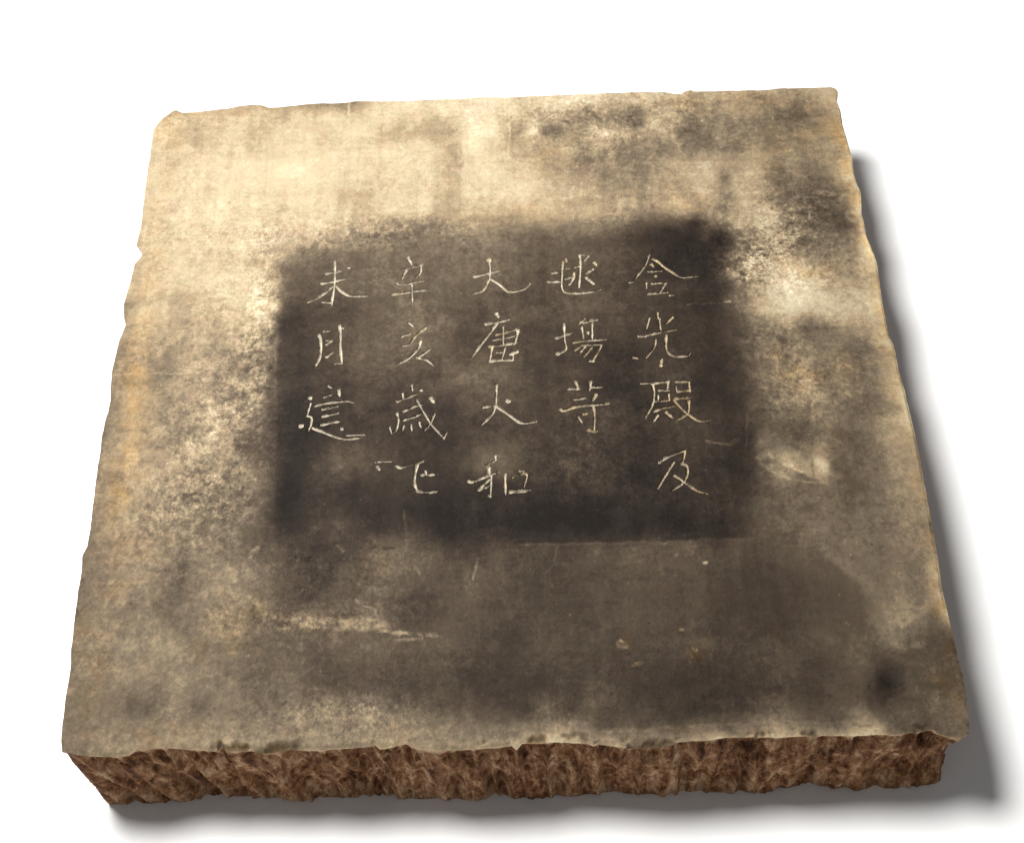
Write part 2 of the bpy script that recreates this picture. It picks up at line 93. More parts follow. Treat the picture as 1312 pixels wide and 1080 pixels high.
# (x mm, y mm, tone in percent: dust and ink, with leftover light and shade fitted in)
DUST_AND_LIGHT = [(-268,272,62),(-240,271,61),(-209,270,62),(-178,269,63),(-147,268,41),(-117,267,42),(-86,266,99),(-55,265,87),(-25,264,101),(6,263,92),(37,262,100),(67,261,96),(98,260,81),(128,259,75),(159,258,73),(190,257,68),(220,256,65),(251,255,69),(-260,255,71),(-235,254,73),(-195,252,81),(-159,251,77),(-134,250,91),(-86,249,91),(-55,248,90),(-25,247,98),(6,246,86),(30,245,76),(48,244,63),(67,244,52),(85,243,59),(104,243,21),(120,242,73),(134,242,78),(151,241,39),(176,240,67),(200,240,57),(218,239,37),(236,238,37),(257,238,65),(-264,238,91),(-237,237,63),(-212,236,80),(-189,235,78),(-158,234,84),(-131,234,77),(-115,233,92),(-85,232,68),(-61,231,65),(-40,231,59),(-25,230,115),(-1,229,93),(13,229,42),(24,229,114),(36,228,41),(57,227,70),(78,227,99),(96,226,65),(123,225,80),(143,225,34),(168,224,62),(198,223,39),(234,222,62),(259,221,71),(-262,221,71),(-235,220,83),(-187,219,77),(-145,217,78),(-115,216,82),(-85,216,95),(-55,215,90),(-40,214,70),(-25,214,103),(-1,213,81),(29,212,67),(47,211,79),(65,211,46),(95,210,49),(125,209,51),(145,208,51),(172,207,47),(202,206,63),(238,205,59),(262,204,71),(-263,205,86),(-233,204,83),(-204,203,89),(-156,202,97),(-114,200,91),(-84,199,90),(-55,198,92),(-40,198,67),(-19,197,89),(5,196,85),(34,195,65),(64,195,49),(94,194,46),(116,193,52),(134,192,74),(153,192,83),(171,191,66),(193,190,77),(209,190,52),(224,189,62),(247,189,50),(265,188,98),(-262,190,81),(-232,190,89),(-202,189,90),(-161,187,103),(-120,186,86),(-84,185,84),(-55,184,88),(-40,183,82),(-19,183,94),(10,182,89),(34,181,75),(63,180,65),(93,179,53),(122,178,71),(140,178,67),(155,177,77),(162,177,81),(169,177,30),(178,177,78),(193,176,80),(206,176,44),(228,175,46),(248,174,51),(265,174,100),(-263,175,83),(-231,174,91),(-201,173,93),(-172,172,86),(-142,171,92),(-113,170,76),(-84,169,78),(-54,168,79),(-40,168,73),(-13,167,91),(22,166,89),(45,165,80),(68,164,76),(92,164,58),(121,163,71),(144,162,65),(153,162,90),(166,161,58),(179,161,73),(197,160,53),(208,160,43),(229,159,17),(249,159,39),(265,158,73),(-264,159,80),(-229,158,88),(-200,157,94),(-171,156,89),(-142,155,92),(-112,154,81),(-83,154,85),(-60,153,94),(-43,152,65),(-25,152,83),(-2,151,79),(33,150,78),(62,149,76),(91,148,69),(120,147,68),(137,147,84),(154,146,51),(169,146,52),(180,145,85),(198,145,62),(209,144,58),(230,144,30),(253,143,22),(266,143,120),(-265,145,81),(-228,144,84),(-199,143,90),(-170,142,87),(-141,142,81),(-123,141,80),(-100,140,73),(-83,140,58),(-54,139,55),(-31,138,67),(-2,137,66),(32,136,64),(67,135,59),(90,134,42),(107,134,7),(130,133,15),(145,133,-38),(153,132,41),(168,132,63),(185,131,69),(199,131,92),(212,131,67),(233,130,23),(256,129,22),(268,129,120),(-264,132,80),(-226,131,91),(-198,130,88),(-175,129,91),(-157,128,84),(-140,128,76),(-123,127,72),(-100,127,62),(-77,126,43),(-54,125,35),(-25,124,49),(3,123,26),(32,123,21),(61,122,21),(89,121,-3),(118,120,-29),(140,119,-45),(149,119,3),(158,119,-45),(169,118,7),(183,118,57),(203,117,58),(220,117,14),(237,116,52),(256,116,49),(267,115,120),(-259,118,76),(-225,117,77),(-196,116,83),(-176,116,65),(-165,115,81),(-151,115,60),(-134,114,30),(-111,114,26),(-82,113,38),(-54,112,33),(-25,111,34),(3,110,36),(31,109,19),(60,108,19),(88,107,15),(117,107,-24),(139,106,-26),(153,105,-45),(162,105,0),(170,105,30),(182,105,56),(202,104,66),(218,103,61),(238,103,54),(255,102,56),(269,102,120),(-264,101,74),(-240,101,88),(-212,100,84),(-184,99,81),(-170,99,63),(-160,98,32),(-150,98,25),(-133,97,22),(-110,97,32),(-82,96,23),(-48,95,28),(-14,94,32),(20,93,14),(53,92,17),(87,91,1),(121,90,-33),(143,89,-28),(157,89,13),(169,88,66),(180,88,89),(199,87,81),(219,87,91),(236,86,68),(253,86,68),(268,85,88),(-266,85,81),(-250,84,81),(-222,84,84),(-194,83,82),(-171,82,83),(-161,82,65),(-152,81,17),(-138,81,16),(-110,80,30),(-82,79,35),(-48,78,26),(-14,77,26),(30,76,7),(64,75,2),(97,74,1),(120,73,0),(142,72,-17),(153,72,-24),(167,72,35),(178,71,57),(197,71,104),(225,70,92),(245,69,71),(263,69,85),(-268,68,54),(-248,67,81),(-231,67,62),(-209,66,80),(-187,65,87),(-170,65,94),(-162,65,81),(-155,64,8),(-137,64,3),(-109,63,4),(-81,62,28),(-48,61,20),(-20,60,11),(8,60,11),(41,59,21),(74,58,7),(113,56,-6),(135,56,-22),(157,55,-2),(168,55,39),(182,54,75),(206,54,108),(228,53,100),(251,52,86),(267,52,105),(-266,52,66),(-246,51,78),(-230,51,67),(-208,50,78),(-191,50,69),(-174,49,79),(-165,49,68),(-158,49,-19),(-136,48,-10),(-108,47,6),(-81,46,26),(-51,45,31),(-26,45,2),(7,44,11),(40,43,9),(73,42,8),(111,40,-9),(139,40,-11),(163,39,9),(177,39,34),(193,38,66),(204,38,75),(213,37,30),(226,37,46),(243,37,72),(264,36,84),(-268,31,49),(-256,31,67),(-237,30,55),(-217,30,69),(-189,29,56),(-173,29,61),(-165,28,27),(-157,28,-15),(-135,27,-2),(-108,27,18),(-80,26,25),(-53,25,23),(-26,24,0),(1,23,3),(28,23,-4),(50,22,-7),(77,21,-15),(110,20,-4),(137,19,-18),(159,19,-3),(172,18,32),(191,18,33),(207,17,57),(223,17,55),(240,16,40),(250,16,35),(264,16,79),(-268,8,52),(-252,7,74),(-239,7,41),(-224,7,65),(-208,6,64),(-192,6,45),(-177,5,57),(-165,5,58),(-157,5,-21),(-134,4,-12),(-101,3,11),(-69,2,1),(-48,1,10),(-30,1,38),(-5,0,23),(22,-1,-6),(49,-1,5),(71,-2,-34),(92,-3,-9),(113,-3,7),(135,-4,-26),(153,-4,-23),(164,-5,4),(173,-5,46),(188,-5,57),(202,-6,61),(215,-6,45),(228,-7,58),(242,-7,33),(258,-8,70),(268,-8,86),(-269,-18,47),(-257,-18,73),(-241,-19,64),(-229,-19,48),(-211,-20,54),(-191,-20,73),(-180,-21,65),(-168,-21,51),(-159,-21,2),(-149,-22,-25),(-122,-22,-18),(-90,-23,-8),(-69,-24,-3),(-42,-25,0),(-21,-25,9),(0,-26,7),(27,-27,0),(53,-27,-4),(80,-28,-14),(95,-29,-28),(117,-29,-4),(138,-30,-13),(156,-30,-26),(166,-31,18),(185,-31,40),(201,-32,50),(217,-32,57),(232,-33,39),(248,-33,44),(263,-34,74),(271,-34,120),(-270,-43,45),(-251,-44,71),(-238,-44,61),(-227,-45,47),(-204,-45,74),(-189,-46,68),(-178,-46,14),(-166,-46,10),(-157,-47,-13),(-148,-47,-35),(-120,-48,-21),(-79,-49,-10),(-42,-50,-28),(-16,-51,0),(21,-52,-3),(52,-53,0),(78,-53,-5),(104,-54,-10),(130,-55,2),(148,-55,-13),(160,-56,-27),(168,-56,54),(182,-56,18),(198,-57,15),(213,-57,42),(229,-58,22),(243,-58,51),(256,-58,77),(269,-59,71),(-269,-68,58),(-249,-69,67),(-233,-69,64),(-212,-70,53),(-192,-70,61),(-180,-71,53),(-166,-71,49),(-156,-71,9),(-148,-71,-28),(-130,-72,-12),(-113,-72,27),(-98,-73,6),(-68,-74,-7),(-42,-74,-11),(-16,-75,38),(2,-76,22),(25,-76,-13),(46,-77,13),(66,-78,-10),(87,-78,-38),(107,-79,-18),(133,-79,-11),(153,-80,-33),(161,-80,-1),(179,-81,86),(194,-81,45),(208,-82,99),(216,-82,21),(230,-82,37),(246,-83,40),(257,-83,64),(269,-83,67),(-269,-83,59),(-247,-84,62),(-231,-84,64),(-211,-85,47),(-194,-85,36),(-180,-86,63),(-165,-86,30),(-156,-86,20),(-150,-86,-45),(-129,-87,-9),(-103,-88,-29),(-67,-89,-3),(-42,-89,-26),(-16,-90,-38),(4,-91,-24),(25,-91,-9),(45,-92,-21),(70,-93,-22),(86,-93,-12),(111,-94,-14),(137,-95,-15),(154,-95,-11),(170,-95,32),(187,-96,32),(208,-97,38),(218,-97,19),(233,-97,26),(251,-98,60),(269,-98,68),(-268,-98,50),(-247,-98,68),(-230,-99,50),(-209,-100,58),(-194,-100,47),(-179,-100,36),(-166,-101,33),(-156,-101,5),(-150,-101,-45),(-128,-102,-26),(-103,-103,-18),(-77,-103,-20),(-52,-104,-45),(-27,-105,-24),(-1,-105,-15),(19,-106,-45),(44,-107,-45),(69,-107,-30),(100,-108,-34),(125,-109,-16),(148,-110,1),(163,-110,32),(180,-110,20),(206,-111,30),(231,-112,36),(251,-112,56),(268,-113,64),(-268,-113,53),(-248,-114,71),(-228,-114,42),(-203,-115,48),(-183,-115,41),(-167,-116,20),(-155,-116,7),(-147,-116,-28),(-127,-117,0),(-107,-118,4),(-87,-118,-33),(-67,-119,-14),(-42,-119,-45),(-17,-120,-37),(3,-121,-45),(23,-121,-45),(54,-122,-45),(84,-123,-31),(109,-124,-45),(134,-124,-27),(149,-125,0),(164,-125,27),(179,-125,35),(204,-126,43),(228,-127,40),(251,-127,53),(267,-128,53),(-269,-127,45),(-252,-127,59),(-226,-128,49),(-206,-128,45),(-186,-129,47),(-166,-130,21),(-155,-130,22),(-145,-130,13),(-126,-131,-15),(-102,-131,-11),(-86,-132,26),(-67,-132,28),(-47,-133,11),(-27,-133,-12),(-7,-134,12),(23,-135,4),(53,-136,17),(83,-136,16),(112,-137,29),(142,-138,15),(162,-139,10),(182,-139,21),(207,-140,34),(226,-140,43),(251,-141,51),(268,-142,61),(-268,-146,43),(-249,-147,54),(-224,-148,51),(-205,-148,29),(-185,-149,57),(-165,-149,43),(-150,-150,15),(-130,-150,3),(-106,-151,23),(-81,-152,38),(-61,-152,24),(-42,-153,14),(-22,-153,15),(-2,-154,10),(22,-154,1),(52,-155,2),(81,-156,10),(111,-157,13),(135,-157,4),(160,-158,10),(179,-159,9),(199,-159,18),(219,-160,31),(243,-160,48),(258,-161,39),(267,-161,86),(-268,-163,35),(-252,-163,51),(-227,-164,46),(-208,-165,28),(-188,-165,54),(-169,-166,52),(-149,-166,21),(-125,-167,1),(-100,-167,12),(-76,-168,24),(-56,-169,3),(-27,-169,23),(-3,-170,7),(31,-171,2),(70,-172,17),(109,-173,9),(143,-174,-3),(168,-175,1),(192,-175,11),(211,-176,18),(231,-176,45),(245,-177,56),(257,-177,54),(267,-177,84),(-267,-176,33),(-255,-177,45),(-231,-177,50),(-211,-178,31),(-192,-178,56),(-172,-179,50),(-153,-179,44),(-138,-180,28),(-119,-180,37),(-90,-181,41),(-66,-182,-4),(-42,-182,12),(-17,-183,7),(12,-184,4),(45,-185,7),(79,-186,13),(108,-187,5),(142,-187,2),(166,-188,-3),(190,-189,14),(214,-189,17),(238,-190,66),(252,-190,47),(262,-191,37),(269,-191,89),(-265,-192,56),(-251,-193,57),(-229,-193,49),(-210,-194,66),(-195,-194,38),(-176,-195,60),(-157,-195,22),(-133,-196,27),(-99,-197,26),(-70,-198,25),(-46,-198,32),(-18,-199,-2),(21,-200,12),(49,-201,13),(78,-202,12),(107,-202,18),(140,-203,4),(164,-204,9),(188,-205,22),(212,-205,22),(234,-206,47),(245,-206,37),(254,-206,19),(269,-207,20),(-265,-207,45),(-241,-208,52),(-218,-208,46),(-194,-209,41),(-170,-209,27),(-146,-210,40),(-122,-211,17),(-94,-211,19),(-60,-212,11),(-27,-213,-3),(11,-214,11),(49,-215,9),(77,-216,1),(106,-217,-3),(139,-218,4),(162,-218,18),(191,-219,9),(212,-220,39),(228,-220,-7),(247,-221,28),(268,-221,33),(-264,-221,49),(-240,-221,52),(-221,-222,45),(-207,-222,50),(-187,-223,58),(-169,-223,48),(-148,-224,29),(-129,-224,33),(-112,-225,14),(-89,-225,6),(-65,-226,6),(-37,-227,5),(-8,-228,-7),(15,-228,-13),(39,-229,10),(62,-229,-4),(90,-230,-9),(114,-231,-14),(142,-232,-14),(175,-232,-3),(198,-233,17),(216,-233,3),(226,-234,-45),(245,-234,22),(268,-235,25),(-263,-236,43),(-243,-236,46),(-220,-237,12),(-205,-237,49),(-190,-238,19),(-172,-238,48),(-154,-239,35),(-135,-239,30),(-111,-240,50),(-88,-240,53),(-65,-241,16),(-46,-242,16),(-18,-242,-3),(5,-243,0),(19,-243,33),(36,-244,2),(47,-244,36),(61,-244,15),(89,-245,-4),(112,-246,-10),(140,-246,6),(173,-247,11),(196,-248,26),(214,-248,12),(228,-249,32),(251,-249,31),(268,-250,47),(-263,-247,39),(-241,-248,45),(-222,-248,43),(-204,-249,48),(-185,-249,61),(-162,-250,51),(-134,-251,53),(-106,-251,47),(-83,-252,57),(-60,-253,48),(-37,-253,41),(-14,-254,33),(14,-254,41),(37,-255,44),(51,-255,1),(74,-256,8),(97,-257,9),(125,-257,22),(144,-258,57),(171,-259,39),(192,-259,26),(205,-259,75),(226,-260,18),(249,-261,23),(267,-261,30),(-263,-257,45),(-235,-258,56),(-212,-258,54),(-189,-259,61),(-166,-260,75),(-143,-260,55),(-110,-261,52),(-83,-262,73),(-46,-263,51),(-9,-264,68),(19,-264,107),(37,-265,91),(64,-266,57),(92,-266,71),(124,-267,104),(156,-268,105),(193,-269,120),(225,-270,83),(257,-271,51)]
MARKS = [(2.06, 0.82, 0.6, [(164.7, -71.2), (171.3, -80.5), (178.2, -87.3), (193.1, -91.4), (205.5, -93.5)]),
(15.44, 0.7, 0.6, [(172.2, -73.3), (204.6, -81.5)]),
(1.09, 0.67, 0.45, [(214.0, 27.1), (205.6, -47.7)]),
(1.54, 0.19, 0.4, [(200.3, -75.3), (199.6, -88.6)]),
(1.07, 0.9, 0.8, [(233.1, 1.1), (239.0, 0.9)]),
(0.86, 0.6, 0.6, [(233.3, 9.7), (257.5, 9.0)]),
(3.92, 0.67, 0.85, [(-173.6, -163.8), (-164.8, -164.6), (-158.5, -169.6), (-154.6, -176.8), (-148.1, -179.6)]),
(3.49, 0.69, 0.9, [(-165.9, -136.4), (-161.4, -130.8)]),
(1.93, 0.6, 0.8, [(-145.2, -187.7), (-137.0, -187.9)]),
(8.72, 0.69, 0.85, [(-133.4, -182.7), (-109.1, -186.0), (-85.0, -186.6), (-79.1, -188.9)]),
(2.41, 0.74, 0.9, [(-79.0, -191.6), (-63.1, -193.6), (-46.3, -194.6)]),
(1.92, 0.7, 0.8, [(-72.7, -197.5), (-55.9, -196.9)]),
(1.46, 0.61, 0.7, [(-97.6, -170.2), (-85.3, -176.0), (-81.5, -188.3)]),
(3.34, 0.6, 0.7, [(-196.3, -207.2), (-191.9, -198.5)]),
(2.87, 0.65, 0.8, [(-173.3, -203.2), (-171.4, -203.2)]),
(1.98, 0.5, 0.8, [(-61.5, -142.0), (-57.9, -152.2)]),
(1.47, 0.57, 0.8, [(-24.4, -156.9), (-20.9, -142.0)]),
(4.96, 0.32, 0.6, [(-85.3, -140.3), (-76.1, -154.4)]),
(5.25, 0.61, 0.8, [(65.1, -203.8), (68.3, -205.0)]),
(1.91, 0.85, 0.9, [(66.1, -201.8), (67.1, -202.3)]),
(2.4, 0.61, 0.8, [(103.6, -194.9), (104.5, -194.9)]),
(2.38, 0.89, 0.9, [(110.2, -207.1), (111.5, -208.2)]),
(2.37, 0.7, 0.8, [(107.2, -213.8), (108.2, -213.3)]),
(2.84, 0.49, 0.7, [(73.2, -217.5), (78.1, -216.1)]),
(2.46, 0.96, 0.9, [(123.2, -149.4), (124.2, -149.4)]),
(2.97, 0.48, 0.7, [(104.8, -144.9), (108.3, -139.4)]),
(1.0, 0.35, 0.5, [(5.6, -132.6), (43.0, -133.7), (87.8, -133.8), (122.8, -133.0), (157.8, -131.7)]),
(6.83, -0.45, 0.6, [(154.8, 113.6), (156.3, 111.3)]),
(4.58, -0.29, 0.6, [(118.1, 125.9), (143.4, 120.6)]),
(1.19, 0.75, 0.7, [(-271.1, 8.0), (-241.5, 7.8), (-193.1, 8.4)]),
(0.89, 0.82, 0.6, [(-226.1, 69.4), (-192.5, 67.0), (-159.2, 67.4)]),
(3.07, 0.94, 0.7, [(-26.4, 265.7), (-26.6, 221.9), (-27.5, 165.7)]),
(1.85, 0.93, 0.7, [(-118.8, 273.9), (-116.6, 218.2)]),
(2.45, 0.75, 0.7, [(121.7, 266.0), (119.0, 229.6)]),
(1.84, 0.73, 0.7, [(133.9, 265.6), (132.1, 220.9), (142.5, 194.4)]),
(1.83, 0.93, 0.6, [(7.1, 254.3), (5.9, 196.4)]),
(2.36, 0.8, 0.3, [(165.5, 187.3), (162.0, 163.6), (152.8, 140.7)]),
(1.11, 0.52, 0.6, [(129.3, 57.3), (165.4, 57.6)]),
(2.21, 0.85, 0.8, [(156.6, 58.6), (160.5, 58.5)]),
(2.08, 0.42, 0.7, [(132.3, -58.6), (147.6, -61.6), (153.3, -56.8)]),
(2.3, 0.47, 0.75, [(27.9, -260.7), (64.8, -259.7), (111.2, -258.0), (139.0, -257.3), (194.4, -258.2), (208.8, -260.6)]),
(2.41, 0.64, 0.8, [(62.0, 225.6), (77.4, 220.2), (92.1, 214.8)]),
(1.8, 0.84, 0.8, [(106.3, 220.9), (108.7, 220.8)]),
(1.8, 0.86, 0.8, [(192.6, 218.1), (194.4, 218.0)]),
(1.73, 0.77, 0.7, [(226.8, 140.7), (226.4, 133.1)]),
(4.66, 0.77, 0.7, [(234.7, 160.6), (247.8, 157.8)]),
(5.06, -0.4, 0.7, [(18.9, -105.9), (56.8, -108.2)]),
(1.49, 0.02, 0.7, [(-14.3, -134.9), (-4.3, -132.9), (4.2, -128.6)]),
(2.5, -0.11, 0.7, [(-91.6, -131.6), (-74.1, -133.8)]),
(1.5, 0.59, 0.6, [(-111.5, -131.1), (-106.4, -134.6)]),
(0.99, 0.38, 0.6, [(30.0, -135.0), (29.7, -141.8), (22.3, -154.4)]),
(11.18, -0.2, 0.6, [(220.7, -241.1), (232.0, -226.3)]),  # shade of the hollow, darkened in the colour as well as dented
(9.89, 0.58, 0.45, [(201.2, -142.6), (220.5, -162.5), (237.6, -192.7)]),
(6.79, 0.62, 0.5, [(240.7, -174.0), (242.0, -195.5), (261.1, -182.7)]),
(1.52, 0.45, 0.6, [(-68.1, -106.4), (-65.6, -132.4)]),
(1.58, 0.41, 0.5, [(161.7, -37.0), (159.0, -61.9)])]
OCHRE = [(-256, 28, 9.8, 47.7, 0.7), (-254, -44, 9.5, 44.1, 0.8), (-255, -98, 10.2, 35.6, 0.7), (-234, -128, 15.0, 11.5, 0.5), (-250, -158, 8.9, 5.5, 0.9), (-266, -184, 3.9, 10.7, 0.8), (-254, -200, 9.6, 21.1, 0.5), (-258, 242, 11.0, 15.2, 0.6), (-256, 135, 6.9, 68.4, 0.35), (-196, 261, 55.3, 6.9, 0.4), (35, 204, 29.8, 16.2, 0.25), (21, 149, 34.8, 15.4, 0.35), (147, 258, 9.8, 10.3, 0.6), (137, 149, 17.4, 10.8, 0.5), (196, 257, 18.3, 8.6, 0.6), (238, 251, 12.2, 10.3, 0.5), (263, 221, 8.4, 33.3, 0.8), (263, 168, 7.0, 31.7, 0.9), (264, 118, 5.7, 30.1, 0.8), (267, 67, 7.8, 42.9, 0.6), (267, 19, 7.6, 27.2, 0.8), (270, -46, 7.3, 38.0, 0.6), (270, -107, 5.0, 29.6, 0.6), (268, -167, 3.9, 22.1, 0.9), (270, -207, 3.8, 21.1, 1), (264, -191, 5.8, 5.4, 1.2), (216, 87, 16.8, 10.2, 0.6), (202, -6, 16.0, 10.5, 0.7), (190, 11, 7.5, 8.0, 0.5), (234, -7, 7.5, 13.2, 0.6), (220, 206, 23.8, 24.6, 0.4), (247, 225, 12.0, 11.7, 0.5), (207, 198, 5.9, 24.4, 0.5), (67, -204, 4.8, 4.2, 0.9), (110, -210, 4.8, 5.2, 0.9), (104, -195, 2.9, 3.2, 0.8), (75, -217, 3.8, 2.6, 0.7), (-172, -184, 14.5, 16.0, 0.5), (-172, -203, 3.8, 4.2, 0.9), (-192, -202, 5.7, 7.3, 0.6), (-159, -169, 14.7, 10.9, 0.4), (-109, -186, 29.0, 8.5, 0.3), (-212, -254, 27.8, 5.9, 0.5), (-257, -234, 9.4, 20.2, 0.35), (261, -247, 6.5, 15.1, 0.5), (261, -237, 9.3, 10.2, 0.5), (88, -261, 27.6, 3.9, 0.35), (-86, -146, 9.9, 11.2, 0.35), (213, -57, 15.6, 24.9, 0.25)]
BORDERS = [((-150.8, -124.3), (-162.1, 87.5), -0.09, 9), ((3.1, -132.6), (155.3, -132.2), 0.11, 7), ((166.0, -68.2), (207.9, -94.8), -0.2, 9), ((185.2, 37.6), (247.6, 33.0), -0.07, 9), ((208.9, -94.8), (213.1, -57.3), -0.08, 8), ((129.4, 194.8), (188.7, 193.8), 0.05, 9), ((-29.5, 255.5), (-31.0, 138.9), -0.07, 8)]
HOLLOW = (226.7, -230.2)
CORNER_LINE = [(214.8, -269.4), (270.2, -182.9)]
# where the ink and dust are rubbed to a speckle: x, y, half widths (mm), amount
WORN = [(-193, -20, 32, 71, 0.36), (-209, -100, 36, 35, 0.4), (-171, 46, 10, 83, 0.5), (-126, -142, 35, 22, 0.35), (178, 99, 23, 29, 0.7), (200, 91, 34, 36, 0.3), (199, -6, 27, 40, 0.35), (222, 127, 29, 45, 0.35), (97, 243, 73, 30, 0.35), (46, -77, 41, 30, 0.3), (-111, 130, 69, 15, 0.4), (-124, -180, 44, 11, 0.5), (-47, -12, 80, 71, 0.08), (91, -16, 59, 84, 0.12), (-144, 201, 107, 49, -0.12), (207, -173, 39, 33, -0.2), (119, -171, 73, 27, -0.15), (-240, 149, 35, 69, 0.0), (-97, -243, 56, 15, 0.3)]

rng = np.random.default_rng(7)

# ------------------------------------------------------------------ numeric helpers
def lattice_noise(x, y, seed, period=256):
    r = np.random.default_rng(seed).random((period, period)).astype(np.float32)
    xi = np.floor(x).astype(np.int64); yi = np.floor(y).astype(np.int64)
    fx = (x - xi); fy = (y - yi)
    fx = fx * fx * (3 - 2 * fx); fy = fy * fy * (3 - 2 * fy)
    x0 = xi % period; x1 = (xi + 1) % period; y0 = yi % period; y1 = (yi + 1) % period
    return (r[y0, x0] * (1 - fx) + r[y0, x1] * fx) * (1 - fy) + (r[y1, x0] * (1 - fx) + r[y1, x1] * fx) * fy

def fbm(x, y, cell, seed, octaves=4, gain=0.55):
    s = np.zeros_like(x); a = 1.0; t = 0.0
    ca, sa = math.cos(0.6), math.sin(0.6)
    for k in range(octaves):
        s += a * (lattice_noise(x / cell + 17.3 * k, y / cell + 5.1 * k, seed + k) - 0.5)
        t += a; a *= gain; cell *= 0.5
        x, y = x * ca - y * sa, x * sa + y * ca
    return s / t * 2.0            # about -1..1

def smooth(a, b, v):
    t = np.clip((v - a) / (b - a), 0, 1)
    return t * t * (3 - 2 * t)

def resample(pts, ts):
    p = np.array(pts, float)
    d = np.r_[0, np.cumsum(np.hypot(*np.diff(p, axis=0).T))]
    d /= d[-1]
    return np.stack([np.interp(ts, d, p[:, 0]), np.interp(ts, d, p[:, 1])], 1)

def curve_points(pts, step):
    """Catmull-Rom through the points, resampled at about the given step."""
    p = np.array(pts, float)
    if len(p) == 2:
        n = max(2, int(np.hypot(*(p[1] - p[0])) / step) + 1)
        return p[0] + (p[1] - p[0]) * np.linspace(0, 1, n)[:, None]
    q = np.vstack([2 * p[0] - p[1], p, 2 * p[-1] - p[-2]])
    out = []
    for i in range(1, len(q) - 2):
        n = max(2, int(np.hypot(*(q[i + 1] - q[i])) / step) + 1)
        t = np.linspace(0, 1, n, endpoint=False)[:, None]
        out.append(0.5 * (2 * q[i] + (q[i + 1] - q[i - 1]) * t + (2 * q[i - 1] - 5 * q[i] + 4 * q[i + 1] - q[i + 2]) * t ** 2
                          + (3 * q[i] - q[i - 1] - 3 * q[i + 1] + q[i + 2]) * t ** 3))
    out.append(p[-1:])
    return np.vstack(out)

def distance_to_polyline(x, y, pts):
    best = np.full(x.shape, 1e9); where = np.zeros(x.shape)
    seg = np.hypot(*np.diff(pts, axis=0).T); cum = np.r_[0, np.cumsum(seg)]
    for i in range(len(pts) - 1):
        ax, ay = pts[i]; bx, by = pts[i + 1]
        l2 = max((bx - ax) ** 2 + (by - ay) ** 2, 1e-9)
        t = np.clip(((x - ax) * (bx - ax) + (y - ay) * (by - ay)) / l2, 0, 1)
        d = np.hypot(x - ax - t * (bx - ax), y - ay - t * (by - ay))
        m = d < best
        best[m] = d[m]; where[m] = (cum[i] + t[m] * seg[i]) / max(cum[-1], 1e-6)
    return best, where

def mesh_from_grid(name, verts, faces, mat, parent=None, smooth_faces=True, attrs=()):
    me = bpy.data.meshes.new(name)
    nv, nf = len(verts), len(faces)
    me.vertices.add(nv); me.vertices.foreach_set('co', np.ascontiguousarray(verts, dtype=np.float32).ravel())
    me.loops.add(nf * 4); me.loops.foreach_set('vertex_index', np.ascontiguousarray(faces, dtype=np.int32).ravel())
    me.polygons.add(nf)
    me.polygons.foreach_set('loop_start', np.arange(0, nf * 4, 4, dtype=np.int32))
    me.polygons.foreach_set('loop_total', np.full(nf, 4, dtype=np.int32))
    me.update(calc_edges=True)
    me.polygons.foreach_set('use_smooth', np.full(nf, smooth_faces, dtype=bool))
    for an, av in attrs:
        a = me.attributes.new(an, 'FLOAT', 'POINT')
        a.data.foreach_set('value', np.ascontiguousarray(av, dtype=np.float32))
    me.materials.append(mat)
    o = bpy.data.objects.new(name, me)
    col.objects.link(o)
    o.parent = parent
    return o

# ------------------------------------------------------------------ materials
def new_mat(name):
    m = bpy.data.materials.new(name); m.use_nodes = True
    nt = m.node_tree; b = nt.nodes['Principled BSDF']
    return m, nt, b

def N(nt, kind, **kw):
    n = nt.nodes.new(kind)
    for k, v in kw.items():
        if k in n.inputs: n.inputs[k].default_value = v
        else: setattr(n, k, v)
    return n

def math_node(nt, op, a, b=None, clamp=False):
    n = nt.nodes.new('ShaderNodeMath'); n.operation = op; n.use_clamp = clamp
    for i, v in enumerate((a, b)):
        if v is None: continue
        if isinstance(v, (int, float)): n.inputs[i].default_value = v
        else: nt.links.new(v, n.inputs[i])
    return n.outputs[0]

def noise(nt, coord, scale, detail=3.0, rough=0.6, stretch=None):
    if stretch:
        mp = nt.nodes.new('ShaderNodeMapping'); mp.inputs['Scale'].default_value = stretch
        nt.links.new(coord, mp.inputs['Vector']); coord = mp.outputs[0]
    n = nt.nodes.new('ShaderNodeTexNoise')
    n.inputs['Scale'].default_value = scale; n.inputs['Detail'].default_value = detail; n.inputs['Roughness'].default_value = rough
    nt.links.new(coord, n.inputs['Vector'])
    return n.outputs['Fac']

def lum_colour(lum, ratio):
    k = 0.2126 * ratio[0] + 0.7152 * ratio[1] + 0.0722 * ratio[2]
    return tuple(lum * r / k for r in ratio) + (1.0,)

def ramp(nt, fac, stops):
    r = nt.nodes.new('ShaderNodeValToRGB')
    el = r.color_ramp.elements
    while len(el) < len(stops): el.new(0.5)
    for e, (p, c) in zip(el, stops): e.position = p; e.color = c
    nt.links.new(fac, r.inputs['Fac'])
    return r.outputs['Color']

